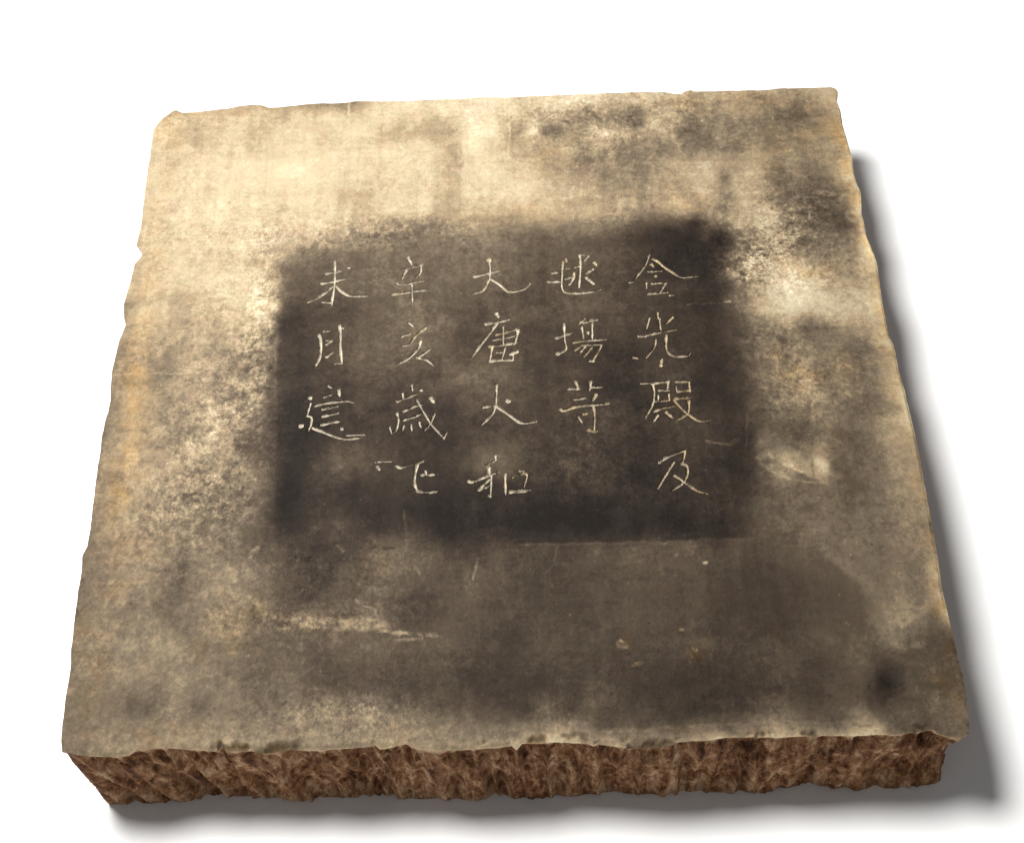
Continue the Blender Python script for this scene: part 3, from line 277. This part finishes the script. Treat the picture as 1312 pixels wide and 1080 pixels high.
def face_material():
    m, nt, b = new_mat('worn_dark_limestone')
    tc = nt.nodes.new('ShaderNodeTexCoord').outputs['Object']
    dust_and_light = N(nt, 'ShaderNodeAttribute', attribute_name='dust_and_light').outputs['Fac']
    och = N(nt, 'ShaderNodeAttribute', attribute_name='ochre').outputs['Fac']
    grain = noise(nt, tc, 420, 4, 0.78)
    speck = noise(nt, tc, 1300, 2, 0.7)
    weave_x = noise(nt, tc, 150, 4, 0.65, (0.16, 1.6, 1))
    weave_y = noise(nt, tc, 150, 4, 0.65, (1.6, 0.16, 1))
    c = math_node(nt, 'ADD', dust_and_light, math_node(nt, 'MULTIPLY', math_node(nt, 'SUBTRACT', grain, 0.5), 1.05))
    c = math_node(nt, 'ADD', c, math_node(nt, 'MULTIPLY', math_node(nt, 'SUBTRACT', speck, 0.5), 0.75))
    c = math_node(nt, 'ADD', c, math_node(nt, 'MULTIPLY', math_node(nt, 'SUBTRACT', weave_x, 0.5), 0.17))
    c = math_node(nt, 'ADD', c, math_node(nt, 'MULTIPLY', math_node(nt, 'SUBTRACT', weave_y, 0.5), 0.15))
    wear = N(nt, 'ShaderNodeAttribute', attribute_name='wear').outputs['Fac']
    c = math_node(nt, 'ADD', dust_and_light, math_node(nt, 'MULTIPLY', math_node(nt, 'SUBTRACT', c, dust_and_light), wear))
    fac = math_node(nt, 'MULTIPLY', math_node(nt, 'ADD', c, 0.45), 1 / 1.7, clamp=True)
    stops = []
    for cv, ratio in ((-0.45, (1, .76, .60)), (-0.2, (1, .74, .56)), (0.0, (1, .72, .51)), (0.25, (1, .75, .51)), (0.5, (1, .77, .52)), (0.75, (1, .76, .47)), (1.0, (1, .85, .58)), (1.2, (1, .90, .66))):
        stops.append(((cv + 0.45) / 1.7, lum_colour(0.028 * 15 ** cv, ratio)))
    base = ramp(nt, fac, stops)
    warm = nt.nodes.new('ShaderNodeMix'); warm.data_type = 'RGBA'; warm.blend_type = 'MULTIPLY'
    blot = noise(nt, tc, 75, 6, 0.7)
    nt.links.new(math_node(nt, 'MULTIPLY', och, math_node(nt, 'MULTIPLY', math_node(nt, 'SUBTRACT', blot, 0.36), 4.2), clamp=True), warm.inputs['Factor'])
    nt.links.new(base, warm.inputs['A']); warm.inputs['B'].default_value = (1.07, 0.91, 0.68, 1)
    # faint cool / warm drift over the face
    drift = nt.nodes.new('ShaderNodeMix'); drift.data_type = 'RGBA'; drift.blend_type = 'MULTIPLY'
    d = noise(nt, tc, 28, 5, 0.6)
    nt.links.new(math_node(nt, 'MULTIPLY', math_node(nt, 'SUBTRACT', d, 0.5), 2.2, clamp=True), drift.inputs['Factor'])
    nt.links.new(warm.outputs['Result'], drift.inputs['A']); drift.inputs['B'].default_value = (0.99, 0.97, 1.06, 1)
    hue = nt.nodes.new('ShaderNodeMix'); hue.data_type = 'RGBA'; hue.blend_type = 'MULTIPLY'; hue.inputs['Factor'].default_value = 1.0
    hn = ramp(nt, noise(nt, tc, 95, 5, 0.72), [(0.36, (1.03, 0.985, 0.975, 1)), (0.48, (1.0, 1.0, 1.0, 1)), (0.62, (0.98, 1.005, 0.985, 1))])
    nt.links.new(drift.outputs['Result'], hue.inputs['A']); nt.links.new(hn, hue.inputs['B'])
    nt.links.new(hue.outputs['Result'], b.inputs['Base Color'])
    b.inputs['Roughness'].default_value = 0.62
    b.inputs['Specular IOR Level'].default_value = 0.06
    bump = nt.nodes.new('ShaderNodeBump'); bump.inputs['Strength'].default_value = 0.55; bump.inputs['Distance'].default_value = 0.0006
    h = math_node(nt, 'ADD', grain, math_node(nt, 'MULTIPLY', speck, 0.5))
    h = math_node(nt, 'ADD', h, math_node(nt, 'MULTIPLY', weave_x, 0.6))
    nt.links.new(h, bump.inputs['Height']); nt.links.new(bump.outputs[0], b.inputs['Normal'])
    return m

def side_material():
    m, nt, b = new_mat('rough_brown_broken_stone')
    tc = nt.nodes.new('ShaderNodeTexCoord').outputs['Object']
    big = noise(nt, tc, 26, 5, 0.65)
    streak = noise(nt, tc, 220, 5, 0.75)
    fine = noise(nt, tc, 800, 3, 0.7)
    f = math_node(nt, 'ADD', math_node(nt, 'MULTIPLY', streak, 0.6), math_node(nt, 'MULTIPLY', fine, 0.4))
    rust = N(nt, 'ShaderNodeAttribute', attribute_name='rust').outputs['Fac']
    f = math_node(nt, 'ADD', f, math_node(nt, 'MULTIPLY', rust, 0.30))
    colr = ramp(nt, f, [(0.30, (0.045, 0.016, 0.006, 1)), (0.43, (0.16, 0.068, 0.029, 1)), (0.56, (0.30, 0.155, 0.075, 1)), (0.74, (0.58, 0.40, 0.25, 1))])
    mx = nt.nodes.new('ShaderNodeMix'); mx.data_type = 'RGBA'; mx.blend_type = 'MIX'
    nt.links.new(math_node(nt, 'MULTIPLY', math_node(nt, 'SUBTRACT', big, 0.50), 1.2, clamp=True), mx.inputs['Factor'])
    nt.links.new(colr, mx.inputs['A']); mx.inputs['B'].default_value = (0.22, 0.15, 0.095, 1)
    nt.links.new(mx.outputs['Result'], b.inputs['Base Color'])
    b.inputs['Roughness'].default_value = 0.85
    b.inputs['Specular IOR Level'].default_value = 0.15
    bump = nt.nodes.new('ShaderNodeBump'); bump.inputs['Strength'].default_value = 0.8; bump.inputs['Distance'].default_value = 0.0015
    nt.links.new(f, bump.inputs['Height']); nt.links.new(bump.outputs[0], b.inputs['Normal'])
    return m

def cut_material():
    m, nt, b = new_mat('pale_stone_dust_in_cuts')
    tc = nt.nodes.new('ShaderNodeTexCoord').outputs['Object']
    a = noise(nt, tc, 190, 5, 0.75)
    w = noise(nt, tc, 45, 3, 0.6)
    sp = nt.nodes.new('ShaderNodeSeparateXYZ'); nt.links.new(tc, sp.inputs[0]); sx = sp.outputs['X']
    pale = ramp(nt, a, [(0.33, (0.10, 0.085, 0.067, 1)), (0.47, (0.32, 0.28, 0.215, 1)), (0.63, (0.52, 0.46, 0.355, 1))])
    tan = ramp(nt, a, [(0.34, (0.08, 0.055, 0.032, 1)), (0.49, (0.27, 0.205, 0.125, 1)), (0.64, (0.46, 0.36, 0.22, 1))])
    mx = nt.nodes.new('ShaderNodeMix'); mx.data_type = 'RGBA'
    nt.links.new(math_node(nt, 'MULTIPLY', math_node(nt, 'SUBTRACT', math_node(nt, 'ADD', w, math_node(nt, 'MULTIPLY', sx, 1.1)), 0.46), 4.0, clamp=True), mx.inputs['Factor'])
    nt.links.new(pale, mx.inputs['A']); nt.links.new(tan, mx.inputs['B'])
    nt.links.new(mx.outputs['Result'], b.inputs['Base Color'])
    b.inputs['Roughness'].default_value = 0.8
    b.inputs['Specular IOR Level'].default_value = 0.2
    return m

def floor_material():
    m, nt, b = new_mat('white_studio_sheet')
    tc = nt.nodes.new('ShaderNodeTexCoord').outputs['Object']
    n = noise(nt, tc, 40, 3, 0.6)
    c = ramp(nt, n, [(0.3, (0.88, 0.885, 0.89, 1)), (0.7, (0.90, 0.90, 0.90, 1))])
    nt.links.new(c, b.inputs['Base Color'])
    b.inputs['Roughness'].default_value = 0.9
    b.inputs['Specular IOR Level'].default_value = 0.1
    return m

FACE, SIDE, CUT, FLOOR = face_material(), side_material(), cut_material(), floor_material()

# ------------------------------------------------------------------ the white sheet the stone lies on
fs = 8.0
ground = mesh_from_grid('ground', [(-fs, -fs, 0), (fs, -fs, 0), (fs, fs, 0), (-fs, fs, 0)], [(0, 1, 2, 3)], FLOOR)
ground['kind'] = 'structure'

# ------------------------------------------------------------------ the stone
slab = bpy.data.objects.new('stone_tablet', None)
slab.empty_display_size = 0.1
col.objects.link(slab)
slab['label'] = 'square weathered stone tablet with carved columns of characters on a dark inked patch'
slab['category'] = 'stone tablet'

def spaced(lo, hi, dense0, dense1, fine, coarse):
    """parameters 0..1 along a length, denser between dense0 and dense1 (all in mm)"""
    pos = [lo]
    while pos[-1] < hi:
        p = pos[-1]
        inside = smooth(dense0 - 12, dense0, np.array(p)) * (1 - smooth(dense1, dense1 + 12, np.array(p)))
        pos.append(p + coarse + (fine - coarse) * float(inside))
    pos = np.array(pos); return (pos - lo) / (pos[-1] - lo)

us = spaced(-267, 267, -150, 150, 0.42, 0.72)
vs = spaced(-265, 265, -62, 140, 0.42, 0.78)          # from front to back
nu, nv_ = len(us), len(vs)

def edge(pts, ts, seed, amp):
    e = resample(pts, ts)
    d = np.gradient(e, axis=0); d /= np.maximum(np.hypot(d[:, 0], d[:, 1]), 1e-6)[:, None]
    n = np.stack([-d[:, 1], d[:, 0]], 1)
    s = np.r_[0, np.cumsum(np.hypot(*np.diff(e, axis=0).T))]
    w = fbm(s, s * 0 + seed, 9.0, seed, 5, 0.6) * amp
    w *= np.clip(np.minimum(s, s[-1] - s) / 3, 0, 1)
    return e + n * w[:, None]

front = edge(FRONT_EDGE, us, 11, 0.6)
back = edge(BACK_EDGE, us, 23, 0.25)
left = edge(LEFT_EDGE[::-1], vs, 31, 0.3)
rightv = edge(RIGHT_EDGE[::-1], vs, 47, 0.35)
for e0, i0, e1, i1 in ((front, 0, left, 0), (front, -1, rightv, 0), (back, 0, left, -1), (back, -1, rightv, -1)):
    e0[i0] = e1[i1]
U, V = np.meshgrid(us, vs)
P = ((1 - V)[..., None] * front[None] + V[..., None] * back[None] + (1 - U)[..., None] * left[:, None] + U[..., None] * rightv[:, None]
     - ((1 - U) * (1 - V))[..., None] * front[0] - (U * (1 - V))[..., None] * front[-1] - ((1 - U) * V)[..., None] * back[0] - (U * V)[..., None] * back[-1])
X, Y = P[..., 0], P[..., 1]                          # mm

# ---- distance to the rim (mm)
def rim_dist(X, Y):
    w = X.max(1, keepdims=True) - X.min(1, keepdims=True); h = Y.max(0, keepdims=True) - Y.min(0, keepdims=True)
    return np.minimum(np.minimum(U * w, (1 - U) * w), np.minimum(V * h, (1 - V) * h))
RD = rim_dist(X, Y)
FD = V * (Y.max(0, keepdims=True) - Y.min(0, keepdims=True))       # distance to the front edge

# ---- relief of the face
Z = 0.35 * fbm(X, Y, 90, 101, 3) + 0.14 * fbm(X, Y, 14, 111, 4) + 0.05 * fbm(X, Y, 2.5, 121, 2)
chip = np.clip(0.55 + 0.9 * fbm(X, Y, 16, 131, 4), 0, 2)
Z -= chip * 1.6 * (1 - smooth(0, 4.0, RD)) ** 1.5
flake = smooth(0.05, 0.30, fbm(X, Y, 17, 141, 4, 0.6)) * (1 - smooth(1.0, 6.5, FD + 2.0 * fbm(X, Y, 4, 143, 3)))
Z -= 2.0 * flake
# a hollow near the right-hand front corner and the corner beyond it, worn to a lower, tilted plane
Z -= 1.8 * np.exp(-((X - HOLLOW[0] + 0.35 * (Y - HOLLOW[1])) / 9.0) ** 2 - ((Y - HOLLOW[1]) / 17.0) ** 2)
(ca, cb), (cc, cd) = CORNER_LINE
side_of = ((X - ca) * (cd - cb) - (Y - cb) * (cc - ca)) / math.hypot(cc - ca, cd - cb)
Z -= 0.085 * np.log1p(np.exp(np.clip((side_of + 2.5 * fbm(X, Y, 22, 151, 3)) / 3.0, -30, 30))) * 3.0

# ---- carved strokes
strokes = []
for desc, st in CHARACTERS:
    for w, dep, pts in st:
        strokes.append((w, dep, curve_points(pts, 1.2)))

def cut_depth(x, y, st, grow=0.0):
    """depth in mm of the V cuts at the points"""
    out = np.zeros_like(x)
    for k, (w, dep, pts) in enumerate(st):
        lo = pts.min(0) - w - 1; hi = pts.max(0) + w + 1
        m = (x > lo[0]) & (x < hi[0]) & (y > lo[1]) & (y < hi[1])
        if not m.any(): continue
        xx, yy = x[m], y[m]
        wob = 0.55 * fbm(xx, yy, 1.6, 201, 2)
        d, t = distance_to_polyline(xx + 0.25 * wob, yy - 0.25 * wob, pts)
        hw = 0.44 * w * (1.0 + 0.18 * np.sin(9 * t + k) + 0.22 * (1 - smooth(0.0, 0.25, t)) - 0.25 * smooth(0.75, 1.0, t)) * (1 + 0.4 * wob) + grow
        out[m] = np.maximum(out[m], dep * 1.35 * np.clip((hw - d) / np.maximum(hw, 0.3), 0, 1) ** 0.8)
    return out

cutd = cut_depth(X, Y, strokes)
Z_plain = Z.copy()
Z = Z - np.where(cutd > 0.02, cutd + 0.22, 0.0)

# ---- dust, ink, rust and leftover light in the colour of the face
pts = np.array(DUST_AND_LIGHT, float)
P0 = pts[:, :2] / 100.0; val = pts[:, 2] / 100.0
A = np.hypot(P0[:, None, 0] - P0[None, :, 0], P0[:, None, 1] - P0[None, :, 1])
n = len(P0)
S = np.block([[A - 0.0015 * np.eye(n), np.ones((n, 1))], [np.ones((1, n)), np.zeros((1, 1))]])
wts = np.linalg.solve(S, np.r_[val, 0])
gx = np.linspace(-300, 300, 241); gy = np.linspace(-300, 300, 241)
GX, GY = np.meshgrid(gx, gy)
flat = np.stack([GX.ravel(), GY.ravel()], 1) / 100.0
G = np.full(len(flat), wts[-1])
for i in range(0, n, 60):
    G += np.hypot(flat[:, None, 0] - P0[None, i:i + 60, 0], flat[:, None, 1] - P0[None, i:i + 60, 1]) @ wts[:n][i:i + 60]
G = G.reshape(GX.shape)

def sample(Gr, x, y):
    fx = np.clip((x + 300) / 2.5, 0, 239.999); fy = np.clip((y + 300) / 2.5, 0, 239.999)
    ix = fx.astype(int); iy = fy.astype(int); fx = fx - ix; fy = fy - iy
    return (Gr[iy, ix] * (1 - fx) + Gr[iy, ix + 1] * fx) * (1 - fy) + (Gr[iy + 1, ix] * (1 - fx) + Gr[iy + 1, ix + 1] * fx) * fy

wear = np.full_like(X, 0.35)
for a, b, rx, ry, amp in WORN:
    wear += amp * np.exp(-(((X - a) / rx) ** 2 + ((Y - b) / ry) ** 2))
wear = np.clip(wear * (1 + 0.35 * fbm(X, Y, 30, 299, 3)), 0.12, 1.1)
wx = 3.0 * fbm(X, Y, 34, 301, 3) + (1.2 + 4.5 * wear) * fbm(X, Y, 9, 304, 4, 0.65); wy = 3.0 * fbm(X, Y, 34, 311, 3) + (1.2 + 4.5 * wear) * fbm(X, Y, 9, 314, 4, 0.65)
dust_and_light = sample(G, X + wx, Y + wy)
mx, my = X + 1.8 * fbm(X, Y, 7, 321, 4, 0.65), Y + 1.8 * fbm(X, Y, 7, 331, 4, 0.65)
broken = fbm(X, Y, 3.0, 341, 3)
patch = fbm(X, Y, 11.0, 346, 2)
for w, v, a, p in MARKS:
    p = np.array(p, float)
    lo = p.min(0) - 2 * w - 4; hi = p.max(0) + 2 * w + 4
    m = (X > lo[0]) & (X < hi[0]) & (Y > lo[1]) & (Y < hi[1])
    if not m.any(): continue
    d, t = distance_to_polyline(mx[m], my[m], p)
    k = a * (1 - smooth(0.30 * w, 0.62 * w + 0.25, d * (1 + 0.45 * broken[m]))) * np.clip(0.72 + 0.9 * broken[m] + 0.4 * patch[m], 0, 1)
    dust_and_light[m] = dust_and_light[m] * (1 - k) + v * k
# the straight borders the ink was brushed up to
for (a0, b0), (a1, b1), gain, reach in BORDERS:
    ln = math.hypot(a1 - a0, b1 - b0)
    along = ((mx - a0) * (a1 - a0) + (my - b0) * (b1 - b0)) / ln
    dist = ((mx - a0) * (b1 - b0) - (my - b0) * (a1 - a0)) / ln          # positive to the right of the direction
    fade = smooth(-8, 18, along) * (1 - smooth(ln - 18, ln + 8, along))
    dust_and_light += gain * fade * np.sign(dist) * smooth(0, 0.9, np.abs(dist)) * np.exp(-np.abs(dist) / reach) * np.clip(0.85 + 0.7 * patch, 0.2, 1.4)
blotch = fbm(X, Y, 22, 351, 5, 0.62)
dust_and_light += 0.055 * blotch
fine_a = fbm(X, Y * 0.7, 5.5, 355, 5, 0.78); fine_b = fbm(X * 0.7, Y, 5.0, 359, 5, 0.78)
dust_and_light += wear * (0.15 * smooth(0.10, 0.19, fine_a) - 0.16 * smooth(0.10, 0.19, fine_b))
flakes = fbm(X * 0.8, Y, 15, 353, 6, 0.72)
dust_and_light += wear * (0.15 * smooth(0.08, 0.17, flakes) - 0.15 * smooth(0.08, 0.18, fbm(X, Y, 13, 357, 6, 0.68)))
# worn speckle where the ink thins out
mid = np.exp(-((dust_and_light - 0.48) / 0.28) ** 2)
sp = fbm(X, Y, 2.6, 361, 3, 0.7)
dust_and_light += wear * ((0.06 + 0.28 * mid) * sp + (0.05 + 0.12 * mid) * fbm(X, Y, 7.0, 363, 4, 0.7))
# rubbing streaks along both directions
dust_and_light += 0.035 * fbm(X * 0.07, Y, 4.2, 371, 5) + 0.06 * fbm(X, Y * 0.06, 4.6, 381, 5, 0.6)
# scattered pale nicks
def touch(p, w, amount):
    lo = p.min(0) - w - 1; hi = p.max(0) + w + 1
    i0, i1 = np.searchsorted(Y[:, nu // 2], [lo[1] - 4, hi[1] + 4]); j0, j1 = np.searchsorted(X[nv_ // 2], [lo[0] - 6, hi[0] + 6])
    if i1 - i0 < 2 or j1 - j0 < 2: return
    sl = (slice(i0, i1), slice(j0, j1))
    d, t_ = distance_to_polyline(X[sl], Y[sl], p)
    dust_and_light[sl] += amount * (1 - smooth(0.25 * w, 0.6 * w + 0.15, d)) * np.clip(0.7 + 0.9 * broken[sl], 0, 1)
for k in range(300):                                     # pale pits and grains
    c = np.array([rng.uniform(-260, 260), rng.uniform(-258, 258)]); r = rng.uniform(0.5, 1.0) ** 2
    touch(np.array([c, c + rng.normal(0, 0.6, 2)]), 0.5 + 1.1 * r, rng.choice([0.30, 0.24, 0.16, -0.15, -0.22]))
for k in range(200):                                     # fine scratches, most of them along the rubbing directions
    c = np.array([rng.uniform(-255, 255), rng.uniform(-255, 255)]); l = 2 + 15 * rng.random() ** 2
    a = rng.choice([0.0, 0.0, math.pi / 2, rng.uniform(0, math.pi)]) + rng.normal(0, 0.08)
    e = c + l * np.array([math.cos(a), math.sin(a)]); m_ = (c + e) / 2 + rng.normal(0, 0.02 * l, 2)
    touch(np.array([c, m_, e]), rng.uniform(0.35, 0.8), rng.choice([0.13, 0.09, 0.07, -0.08]))
dust_and_light -= 0.30 * flake
dust_and_light = np.where(dust_and_light > 0.80, 0.80 + (dust_and_light - 0.80) * 0.62, dust_and_light)
ochre = np.zeros_like(X)
ox, oy = X + 6 * fbm(X, Y, 18, 391, 3), Y + 6 * fbm(X, Y, 18, 396, 3)
for a, b, rx, ry, amp in OCHRE:
    ochre += amp * np.exp(-((ox - a) / (1.1 * rx)) ** 2 - ((oy - b) / (1.1 * ry)) ** 2)
ochre = np.clip(ochre + 0.9 * flake, 0, 1.1)

verts = np.stack([X, Y, Z], -1).reshape(-1, 3) * 0.001
verts[:, 2] += SLAB_H
idx = np.arange(nu * nv_).reshape(nv_, nu)
faces = np.stack([idx[:-1, :-1], idx[:-1, 1:], idx[1:, 1:], idx[1:, :-1]], -1).reshape(-1, 4)
face_obj = mesh_from_grid('inscribed_face', verts, faces, FACE, slab, True, (('dust_and_light', dust_and_light.ravel()), ('ochre', ochre.ravel()), ('wear', wear.ravel())))
face_obj['label'] = 'smooth inscribed top face of the stone, inked dark in the middle'

# ------------------------------------------------------------------ the rough broken flanks
loop = np.concatenate([idx[0, :], idx[1:, -1], idx[-1, -2::-1], idx[-2:0:-1, 0]])
top = verts[loop] * 1000.0
top[:, 2] -= SLAB_H * 1000
n_f, n_r, n_b = nu, nv_ - 1, nu - 1
base = np.array(BASE_FRONT, float)
L = len(loop)
bot = np.zeros((L, 2))
fu = np.linspace(0, 1, n_f)
tf = top[:n_f, :2]
bx = np.interp((tf[:, 0] - tf[0, 0]) / (tf[-1, 0] - tf[0, 0]), np.linspace(0, 1, 200), np.linspace(base[0, 0], base[-1, 0], 200))
bot[:n_f, 0] = bx
bot[:n_f, 1] = np.interp(bx, base[:, 0], base[:, 1])
off_r, off_l = bot[n_f - 1] - tf[-1], bot[0] - tf[0]
k = np.linspace(0, 1, n_r)[:, None]
bot[n_f:n_f + n_r] = top[n_f:n_f + n_r, :2] + off_r * (1 - k) + np.array([-9.0, -7.0]) * k
k = np.linspace(0, 1, n_b)[:, None]
bot[n_f + n_r:n_f + n_r + n_b] = top[n_f + n_r:n_f + n_r + n_b, :2] + np.array([-9.0, -7.0]) * (1 - k) + np.array([9.0, -7.0]) * k
rest = L - (n_f + n_r + n_b)
k = np.linspace(0, 1, rest + 1)[:-1, None]
bot[n_f + n_r + n_b:] = top[n_f + n_r + n_b:, :2] + np.array([9.0, -7.0]) * (1 - k) + off_l * k
cen = np.array([0.0, 0.0])
per = np.r_[0, np.cumsum(np.hypot(*np.diff(top[:, :2], axis=0).T))]
tang = np.roll(top[:, :2], -4, 0) - np.roll(top[:, :2], 4, 0)
ker = np.ones(61) / 61
tang = np.stack([np.convolve(np.r_[tang[-30:, i], tang[:, i], tang[:30, i]], ker, 'valid') for i in (0, 1)], 1)
tang /= np.hypot(tang[:, 0], tang[:, 1])[:, None]
outn = np.stack([tang[:, 1], -tang[:, 0]], 1)
R = 64
LIP = per[n_f - 1] - 4.0
rings, stain = [], []
hs = np.r_[0, 0.006, 0.016, 0.03, np.linspace(0.05, 1, R - 4)]
lean = np.interp(per, [0, 120, 300, 540], [0.26, 0.10, 0.0, -0.07])
total = per[-1] + 0.5
near_end = smooth(total - 40, total, per)

corner_at = [0.0, per[n_f - 1], per[n_f + n_r - 1], per[n_f + n_r + n_b - 1], total]
calm = np.clip(np.min([np.abs(per - c) for c in corner_at], 0) / 14.0, 0.22, 1.0)

def ring_relief(p, ln, depth):
    s = p - ln * depth; dd = depth + 0 * s
    ridge = 3.2 * (1 - 2.4 * np.abs(fbm(s, dd * 0.13, 6.4, 401, 1, 0.5)))          # chisel furrows
    rough = 1.2 * fbm(s, dd * 0.7, 8, 411, 5, 0.7) + 0.5 * fbm(p, dd, 2.6, 421, 3, 0.7)
    big = 2.2 * fbm(p, dd, 45, 431, 3)
    pit = -1.6 * smooth(0.22, 0.42, fbm(p, dd, 6.5, 441, 3, 0.6))
    tone = 0.75 * fbm(s + 40, dd * 0.24, 3.6, 451, 3, 0.6) + 0.3 * fbm(p, dd, 22, 461, 4) + 0.55 * fbm(p, dd, 3.4, 471, 4, 0.72)
    tone = tone + 0.7 * (1 - smooth(1.0, 5.0, dd + 3.0 * fbm(p, dd, 8, 481, 3))) * smooth(-0.1, 0.2, fbm(p, dd * 0.3, 14, 485, 3)) + 0.25 * smooth(48, 68, dd)
    return ridge + rough + pit - 1.0, big, tone

for r, q in enumerate(hs):
    z = (1 - q) * top[:, 2] + q * (-SLAB_H * 1000.0)
    depth = q * SLAB_H * 1000
    a1, b1, c1 = ring_relief(per, lean, depth)
    a2, b2, c2 = ring_relief(per - total, lean[0], depth)
    rel = (a1 + b1) * (1 - near_end) + (a2 + b2) * near_end
    tone = c1 * (1 - near_end) + c2 * near_end
    qq = np.array(q)
    env = smooth(0.0, 0.10, qq) * (1 - 0.6 * smooth(0.94, 1.0, qq))
    d = env * rel * calm - 1.2 * smooth(0, 0.06, qq) * (1 - smooth(0.10, 0.30, qq))
    # overhanging lip beside the right-hand front corner
    lip = np.exp(-((per - LIP) / 16.0) ** 4)
    d = d - lip * 7.0 * smooth(0.13, 0.17, qq) * (1 - smooth(0.5, 1.0, qq)) + lip * 1.0 * (1 - smooth(0.10, 0.16, qq)) * smooth(0, .02, qq)
    shape = q ** 0.9
    xy = top[:, :2] * (1 - shape) + bot * shape + outn * d[:, None]
    rings.append(np.column_stack([xy, z]))
    stain.append(tone)
sv = np.concatenate(rings) * 0.001
sv[:, 2] += SLAB_H
ri = np.arange(len(hs) * L).reshape(len(hs), L)
nx = np.roll(ri, -1, 1)
sf = np.stack([ri[:-1], ri[1:], nx[1:], nx[:-1]], -1).reshape(-1, 4)
side_obj = mesh_from_grid('chiselled_side', sv, sf, SIDE, slab, True, (('rust', np.concatenate(stain)),))
side_obj['label'] = 'rough brown broken flank of the stone with slanting chisel marks'

# ------------------------------------------------------------------ the carved characters: pale cut channels sunk in the face
def face_height(x, y):
    return 0.35 * fbm(x, y, 90, 101, 3) + 0.14 * fbm(x, y, 14, 111, 4) + 0.05 * fbm(x, y, 2.5, 121, 2)

for desc, st in CHARACTERS:
    cs = [(w, dep, curve_points(p, 1.2)) for w, dep, p in st]
    lo = np.min([c[2].min(0) for c in cs], 0) - 3; hi = np.max([c[2].max(0) for c in cs], 0) + 3
    step = 0.22
    ax = np.arange(lo[0], hi[0], step); ay = np.arange(lo[1], hi[1], step)
    gx, gy = np.meshgrid(ax, ay)
    dcut = cut_depth(gx, gy, cs, 0.06)
    zz = face_height(gx, gy) - dcut + 0.05
    gi = np.arange(gx.size).reshape(gx.shape)
    q = np.stack([gi[:-1, :-1], gi[:-1, 1:], gi[1:, 1:], gi[1:, :-1]], -1).reshape(-1, 4)
    keep = (dcut.ravel()[q] > 0.0).sum(1) >= 3
    q = q[keep]
    used = np.unique(q)
    remap = np.full(gx.size, -1); remap[used] = np.arange(len(used))
    cv = np.stack([gx.ravel()[used], gy.ravel()[used], zz.ravel()[used]], 1) * 0.001
    cv[:, 2] += SLAB_H
    o = mesh_from_grid('carved_character', cv, remap[q], CUT, face_obj, True)
    o['label'] = desc
